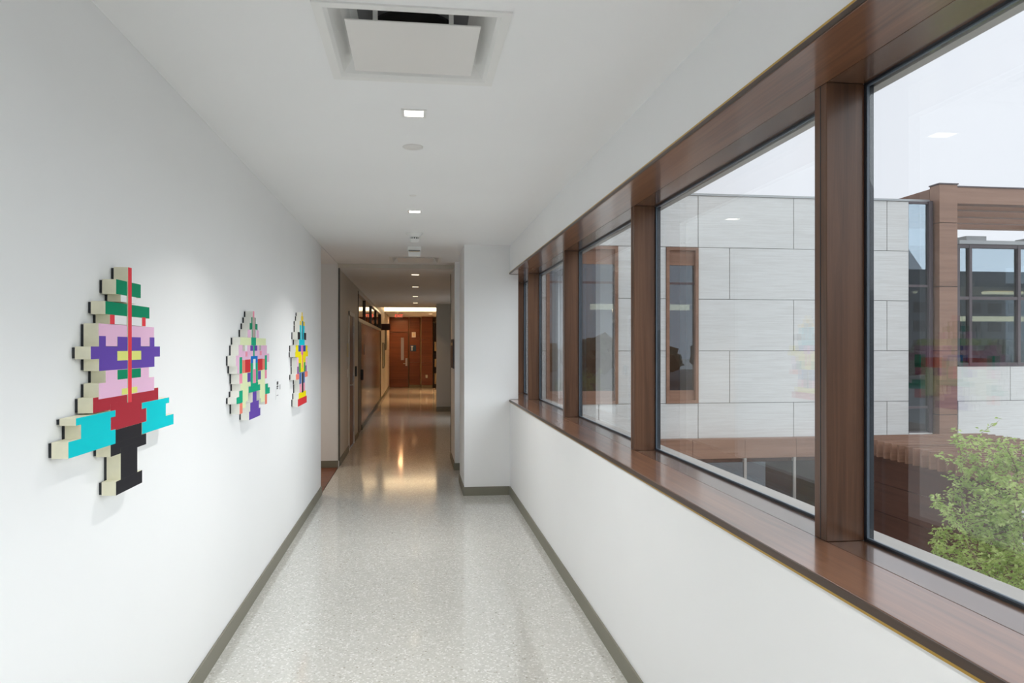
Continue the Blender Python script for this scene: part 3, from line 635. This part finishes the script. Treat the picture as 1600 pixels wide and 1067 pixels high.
# backing wall with openings for the two windows
boxes('backing_wall', [(1.62, XE - 0.02, YF + 0.05, YF + 0.2, GZ, zr[4]), (1.62, XE - 0.02, YF + 0.05, YF + 0.2, zr[1], zr[0]),
                       (1.62, wide[0], YF + 0.05, YF + 0.2, zr[4], zr[1]), (wide[1], narrow[0], YF + 0.05, YF + 0.2, zr[4], zr[1]), (narrow[1], XE - 0.02, YF + 0.05, YF + 0.2, zr[4], zr[1])], 'joint', bld)
for i in range(len(zr) - 1):
    zt, zb = zr[i], zr[i + 1]
    cuts = [1.62] + (odd if i % 2 == 0 else even) + [XE]
    wins = [wide, narrow] if i in (1, 2, 3) else []
    for a, b_ in zip(cuts[:-1], cuts[1:]):
        segs = [(a, b_)]
        for w0, w1 in wins:
            nx = []
            for s0, s1 in segs:
                if w1 <= s0 or w0 >= s1: nx.append((s0, s1))
                else:
                    if w0 - s0 > 0.06: nx.append((s0, w0))
                    if s1 - w1 > 0.06: nx.append((w1, s1))
            segs = nx
        for s0, s1 in segs:
            box('stone_panel', s0 + 0.009, s1 - 0.009, YF, YF + 0.045, zb + 0.006, zt - 0.006, 'stone', bld)
box('coping', 1.6, XE + 0.01, YF - 0.03, YF + 0.35, zr[0], zr[0] + 0.05, 'coping', bld)
box('roof', 1.62, XE - 0.05, YF + 0.2, 27, 4.85, 4.95, 'roof', bld)
# dim rooms behind the windows
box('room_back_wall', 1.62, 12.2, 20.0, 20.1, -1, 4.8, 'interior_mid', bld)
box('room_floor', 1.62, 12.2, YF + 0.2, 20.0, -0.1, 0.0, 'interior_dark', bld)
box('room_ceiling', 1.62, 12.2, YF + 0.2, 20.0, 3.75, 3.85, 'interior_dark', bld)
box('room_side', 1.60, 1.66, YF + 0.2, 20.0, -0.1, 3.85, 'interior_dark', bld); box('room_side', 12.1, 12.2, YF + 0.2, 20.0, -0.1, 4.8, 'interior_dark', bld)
box('strip_light', 2.2, 7.3, 19.0, 19.06, 2.55, 2.70, 'strip', bld)
def facade_window(x0, x1):
    zT, zB = zr[1] - 0.01, zr[4] + 0.0
    f_ = 0.075
    fr_ = boxes('window_frame', [(x0, x0 + f_, YF - 0.03, YF + 0.15, zB, zT), (x1 - f_, x1, YF - 0.03, YF + 0.15, zB, zT), (x0 + f_, x1 - f_, YF - 0.03, YF + 0.15, zT - f_, zT), (x0 + f_, x1 - f_, YF - 0.03, YF + 0.15, zB, zB + f_)], 'ext_wood', bld)
    zp = onY(1065, 414, YF)[2]; zq = onY(1065, 610, YF)[2]; zm = onY(1065, 442.5, YF)[2]
    box('head_panel', x0 + f_, x1 - f_, YF + 0.04, YF + 0.10, zp, zT - f_, 'ext_wood', fr_)
    box('foot_panel', x0 + f_, x1 - f_, YF + 0.04, YF + 0.10, zB + f_, zq, 'ext_wood', fr_)
    box('transom', x0 + f_, x1 - f_, YF + 0.05, YF + 0.12, zm - 0.025, zm + 0.025, 'ext_metal', fr_)
    box('pane', x0 + f_, x1 - f_, YF + 0.08, YF + 0.09, zm + 0.025, zp, 'pane_ext', fr_)
    box('pane', x0 + f_, x1 - f_, YF + 0.08, YF + 0.09, zq, zm - 0.025, 'pane_ext', fr_)
facade_window(*wide); facade_window(*narrow)
# wood fascia with dark undercroft at the foot of the wing
zf1, zf0 = onY(1150, 686, 16.7)[2], onY(1150, 716, 16.7)[2]
for k in range(4): box('fascia_board', 5.2 + k * 1.3, 5.2 + (k + 1) * 1.3 - 0.008, 16.7, 16.98, zf0, zf1, 'ext_wood', bld)
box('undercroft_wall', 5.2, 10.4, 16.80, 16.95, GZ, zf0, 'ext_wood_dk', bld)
for k in range(3): box('undercroft_pane', 6.6 + k * 1.25, 7.78 + k * 1.25, 16.74, 16.80, GZ + 0.2, zf0 - 0.1, 'pane_ext', bld)
for k in range(4): box('undercroft_post', 6.53 + k * 1.25, 6.59 + k * 1.25, 16.70, 16.80, GZ, zf0, 'ext_frame', bld)
# ---- glazed strip at the corner
xg0, xg1 = XE + 0.012, onY(1462, 541, YF)[0] - 0.09
zz = lambda y, Y=YF, x=1440: onY(x, y, Y)[2]
gs = thing('corner_glazing', ((xg0 + xg1) / 2, YF, GZ), 'tall blue grey glazed strip at the corner of the stone wing', 'glazing')
for (ya, yb) in ((318, 445), (448, 635), (638, 675)): box('pane', xg0 + 0.02, xg1 - 0.1, YF + 0.05, YF + 0.06, zz(yb), zz(ya), 'pane_ext', gs)
for ya in (316.5, 446.5, 636.5, 676): box('transom', xg0, xg1 - 0.08, YF + 0.02, YF + 0.1, zz(ya) - 0.03, zz(ya) + 0.03, 'ext_metal', gs)
box('mullion', xg1 - 0.10, xg1, YF - 0.02, YF + 0.15, zz(676), zz(314), 'ext_metal', gs)
box('glazing_roof', xg0, xg1, YF + 0.1, 17.95, zz(314), zz(314) + 0.06, 'coping', gs)
box('base_wall', xg0, xg1, YF, YF + 0.2, GZ, zz(676), 'stone', gs)
box('room_back', xg0 + 0.02, xg1 - 0.02, 17.9, 17.95, -1, 5, 'interior_dark', gs)
# ---- wood clad portal and rooftop pergola
YC = 16.82
xk0, xk1 = onY(1468, 541, YC)[0], onY(1496, 541, YC)[0]
zc_ = lambda y: onY(1482, y, YC)[2]
pg = thing('wood_pergola', ((xk0 + xk1) / 2, YC, GZ), 'brown wood clad column and rooftop pergola beside the stone wing', 'pergola')
lv = [288, 348, 447.5, 548, 648, 760]
for a, b_ in zip(lv[:-1], lv[1:]): box('column_panel', xk0, xk1, YC, YC + 0.35, zc_(b_) + 0.008, zc_(a) - 0.008, 'ext_wood', pg)
box('column_core', xk0 + 0.02, xk1 - 0.02, YC + 0.02, YC + 0.33, GZ, zc_(290), 'joint', pg)
box('column_cap', xk0 - 0.02, xk1 + 0.02, YC - 0.02, YC + 0.37, zc_(288), zc_(288) + 0.03, 'ext_metal', pg)
zbt, zbb = onY(1500, 292, YC)[2], onY(1500, 317.5, YC)[2]
box('front_beam', xk1, 24, YC + 0.02, YC + 0.32, zbb, zbt, 'ext_wood', pg)
box('beam_cap', xk1, 24, YC, YC + 0.34, zbt, zbt + 0.03, 'ext_metal', pg)
box('side_beam', xk0, xk1 - 0.05, YC + 0.36, 26.0, zbb, zbt, 'ext_wood_y', pg)
for k in range(4):
    ys_ = 17.85 + k * 0.95
    box('slat', xk1 - 0.05, 24, ys_, ys_ + 0.22, zbb + 0.05, zbt - 0.02, 'ext_wood', pg)
box('cross_beam', 19.2, 19.5, YC + 0.34, 20.9, zbb, zbt - 0.05, 'ext_wood_y', pg)
# ---- glazed hall right of the column
YW = 18.0
zw_ = lambda y: onY(1550, y, YW)[2]
hw_ = thing('glazed_hall', (17, YW, GZ), 'curtain walled hall with stone base right of the wood column', 'building')
xm = [onY(q, 541, YW)[0] for q in (1497, 1516, 1592, 1668, 1745)]
for i in range(len(xm) - 1):
    box('pane', xm[i] + 0.04, xm[i + 1] - 0.04, YW + 0.05, YW + 0.06, zw_(466) + 0.04, zw_(386), 'pane_ext', hw_)
    box('pane', xm[i] + 0.04, xm[i + 1] - 0.04, YW + 0.05, YW + 0.06, zw_(568), zw_(466) - 0.04, 'pane_ext', hw_)
for x_ in xm: box('mullion', x_ - 0.04, x_ + 0.04, YW - 0.02, YW + 0.12, zw_(570), zw_(383), 'ext_metal', hw_)
for y_, h__ in ((466, 0.04), (569.5, 0.05), (385, 0.05)): box('transom', xm[0], xm[-1], YW - 0.01, YW + 0.11, zw_(y_) - h__, zw_(y_) + h__, 'ext_metal', hw_)
box('coping', xm[0], xm[-1], YW - 0.05, YW + 0.5, zw_(385) + 0.05, zw_(385) + 0.15, 'coping', hw_)
for k in range(3): box('roof_vent', 14.9 + k * 2.0, 15.5 + k * 2.0, YW + 0.3, YW + 0.9, zw_(385) + 0.15, zw_(385) + 0.32, 'coping', hw_)
zs_ = [zw_(572), zw_(626), zw_(626) - 1.25, zw_(626) - 2.5, GZ]
for i in range(4):
    off = 0.9 if i % 2 else 0.0
    xs_ = xm[0] - 0.9 + off
    while xs_ < xm[-1]:
        box('stone_panel', max(xs_, xm[0] - 0.05) + 0.009, min(xs_ + 2.45, xm[-1]) - 0.009, YW, YW + 0.045, zs_[i + 1] + 0.006, zs_[i] - 0.006, 'stone', hw_); xs_ += 2.45
box('backing_wall', xm[0], xm[-1], YW + 0.05, YW + 0.2, GZ, zs_[0] - 0.02, 'joint', hw_)
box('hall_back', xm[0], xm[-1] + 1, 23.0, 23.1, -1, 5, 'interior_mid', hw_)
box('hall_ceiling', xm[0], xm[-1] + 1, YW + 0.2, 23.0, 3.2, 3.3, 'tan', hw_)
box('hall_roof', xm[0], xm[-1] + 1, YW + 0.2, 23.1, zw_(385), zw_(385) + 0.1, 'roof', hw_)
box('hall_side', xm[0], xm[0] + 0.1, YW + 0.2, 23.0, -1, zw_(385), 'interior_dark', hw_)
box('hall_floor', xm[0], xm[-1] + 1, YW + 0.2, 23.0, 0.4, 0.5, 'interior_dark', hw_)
for k in range(4): box('ceiling_strip', xm[0] + k * 2.2, xm[0] + k * 2.2 + 1.2, 19.6, 19.8, 3.12, 3.19, 'strip', hw_)
box('glowing_bulkhead', xm[0], xm[-1], 20.5, 20.7, 2.35, 2.5, 'strip', hw_)  # no lamp: the warm light on this bulkhead is put in as glow
# ---- lower entrance canopy with fins
XCN = 10.34
cn = thing('fin_canopy', (XCN, 14, GZ), 'low entrance canopy of parallel wooden fins below the window', 'canopy')
zt_, zb_ = -0.555, -0.92
for k in range(20):
    yy = 16.4 - k * 0.245
    box('fin', XCN, 13.9, yy - 0.03, yy + 0.03, zb_, zt_, 'ext_wood', cn)
box('carrier_beam', XCN + 0.5, XCN + 0.7, 11.5, 16.6, zb_ - 0.22, zb_, 'ext_wood_y', cn)
box('carrier_beam', 13.3, 13.5, 11.5, 16.6, zb_ - 0.22, zb_, 'ext_wood_y', cn)
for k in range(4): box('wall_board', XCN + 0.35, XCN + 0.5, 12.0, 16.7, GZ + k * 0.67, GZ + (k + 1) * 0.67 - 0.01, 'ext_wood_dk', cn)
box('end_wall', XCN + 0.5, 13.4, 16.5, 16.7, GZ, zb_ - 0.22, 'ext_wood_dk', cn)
# ---- tree in the courtyard
TX, TY = onY(1618, 541, 6.6)[0], 6.6
tr_ = thing('courtyard_tree', (TX, TY, GZ), 'light green multi stemmed young tree just outside the nearest window', 'tree')
rnd = random.Random(11)
def tube(pts, rad, nside=6):
    vs, fs = [], []
    for i, p in enumerate(pts):
        d = (pts[min(i + 1, len(pts) - 1)] - pts[max(i - 1, 0)]).normalized()
        u = d.orthogonal().normalized(); v_ = d.cross(u)
        for k in range(nside):
            a = 2 * math.pi * k / nside
            vs.append(p + (u * math.cos(a) + v_ * math.sin(a)) * rad[i])
    for i in range(len(pts) - 1):
        for k in range(nside):
            fs.append((i * nside + k, i * nside + (k + 1) % nside, (i + 1) * nside + (k + 1) % nside, (i + 1) * nside + k))
    return vs, fs
lv_, lf_ = [], []
bv_, bf_ = [], []
def add(vs, fs, V, F):
    o_ = len(V); V.extend(vs); F.extend([tuple(q + o_ for q in f) for f in fs])
def leaf(p, d, s):
    d = d.normalized(); u = d.cross(Vector((rnd.uniform(-1, 1), rnd.uniform(-1, 1), rnd.uniform(0.2, 1)))).normalized()
    n_ = u.cross(d) * s * 0.12
    add([p, p + d * s * 0.45 + u * s * 0.24 + n_, p + d * s, p + d * s * 0.45 - u * s * 0.24 + n_], [(0, 1, 2), (0, 2, 3)], lv_, lf_)
def grow(p, d, ln, r0, level):
    n_ = 5; pts = [p]; dd = d.normalized()
    for i in range(n_):
        dd = (dd + Vector((rnd.uniform(-1, 1), rnd.uniform(-1, 1), rnd.uniform(-0.5, 0.7))) * 0.16).normalized()
        q_ = pts[-1] + dd * ln / n_
        rr_ = math.hypot(q_.x - TX, q_.y - TY)
        if rr_ > 0.86: q_ = Vector((TX + (q_.x - TX) * 0.86 / rr_, TY + (q_.y - TY) * 0.86 / rr_, q_.z + 0.02))
        pts.append(q_)
    add(*tube(pts, [r0 * (1 - 0.75 * i / n_) for i in range(n_ + 1)], 5 if level else 7), bv_, bf_)
    if level < 2:
        for k in range(12 if level == 0 else 7):
            f_ = rnd.uniform(0.42 if level == 0 else 0.2, 1.0); i = min(int(f_ * n_), n_ - 1)
            q = pts[i].lerp(pts[i + 1], f_ * n_ - i)
            a = rnd.uniform(0, 2 * math.pi)
            nd = Vector((math.cos(a), math.sin(a), rnd.uniform(-0.05, 0.65)))
            grow(q, nd, ln * rnd.uniform(0.17, 0.27) if level == 0 else ln * rnd.uniform(0.35, 0.6), r0 * 0.4, level + 1)
    if level >= 1:
        for i in range(n_):
            for k in range(8 if level == 2 else 4):
                q = pts[i].lerp(pts[i + 1], rnd.random()) + Vector((rnd.gauss(0, 0.025), rnd.gauss(0, 0.025), rnd.gauss(0, 0.02)))
                a = rnd.uniform(0, 2 * math.pi)
                leaf(q, Vector((math.cos(a), math.sin(a), rnd.uniform(-0.9, 0.25))), rnd.uniform(0.04, 0.068))
for k in range(6):
    a = k * 1.05 + 0.3
    bv_, bf_ = [], []
    grow(Vector((TX + 0.10 * math.cos(a), TY + 0.10 * math.sin(a), GZ)), Vector((0.12 * math.cos(a), 0.12 * math.sin(a), 1)), rnd.uniform(3.55, 4.2), 0.03, 0)
    mesh('stem', bv_, bf_, 'bark', tr_, (TX, TY, GZ))
fo = mesh('foliage', lv_, lf_, 'leaf', tr_, (TX, TY, GZ)); fo['kind'] = 'stuff'

# ---- trees on the far side of the car park behind the camera (mirrored in the facade glass)
def crown(cx, cy, cz, rx, rz, seed, parent):
    bm = bmesh.new(); bmesh.ops.create_icosphere(bm, subdivisions=3, radius=1)
    rr = random.Random(seed); ph = [rr.uniform(0, 6) for _ in range(6)]
    for v in bm.verts:
        n_ = v.co.normalized()
        k = 1 + 0.16 * math.sin(5 * n_.x + ph[0]) * math.sin(5 * n_.y + ph[1]) + 0.12 * math.sin(9 * n_.z + ph[2]) * math.sin(8 * n_.x + ph[3])
        v.co = Vector((n_.x * rx * k, n_.y * rx * k, n_.z * rz * k))
    me = bpy.data.meshes.new('crown'); bm.to_mesh(me); bm.free()
    link('crown', me, 'far_leaf', parent, (cx, cy, cz))
M['asphalt'] = plain('asphalt', (0.09, 0.09, 0.095), 0.9, vary=0.2, scale=0.3)
M['far_leaf'] = plain('dark_tree_crown', (0.05, 0.06, 0.03), 0.9, vary=0.3, scale=0.8)
struct(box('car_park', -60, 180, -125, -9, GZ, GZ + 0.02, 'asphalt'), 'dark asphalt car park behind the camera, seen only mirrored in glass', 'ground')
for k in range(24):
    row = k % 2
    x_, y_ = 4 + (k // 2) * 9.0 + row * 4.5 + rnd.uniform(-0.1, 0.1), -60 - row * 11 + rnd.uniform(-0.4, 0.4)
    h_ = rnd.uniform(5.2, 7.4)
    t = thing('distant_tree', (x_, y_, GZ), 'dark tree beyond the car park, seen only mirrored in the facade glass', 'tree', 'trees beyond the car park')
    mesh('trunk', *tube([Vector((x_, y_, GZ)), Vector((x_, y_, GZ + h_ * 0.5))], [0.25, 0.15], 8), 'bark', t, (x_, y_, GZ))
    crown(x_, y_, GZ + h_ * 0.56, rnd.uniform(3.3, 3.5), h_ * 0.36, k, t)

# ---- low building beyond the car park, mirrored in the glazed hall
db = thing('distant_building', (95, -92, GZ), 'grey block beyond the car park, seen only mirrored in the glazed hall', 'building')
M['far_block'] = plain('distant_grey_render', (0.22, 0.24, 0.26), 0.8, vary=0.05)
box('main_block', 84, 150, -100, -84, GZ, 15.0, 'far_block', db)
box('side_block', 64, 84, -100, -86, GZ, 9.5, 'far_block', db)
for r_ in range(4):
    for k in range(12):
        box('window', 86 + k * 4, 88.6 + k * 4, -84.05, -83.9, GZ + 1.2 + r_ * 3.3, GZ + 3.0 + r_ * 3.3, 'interior_dark', db)
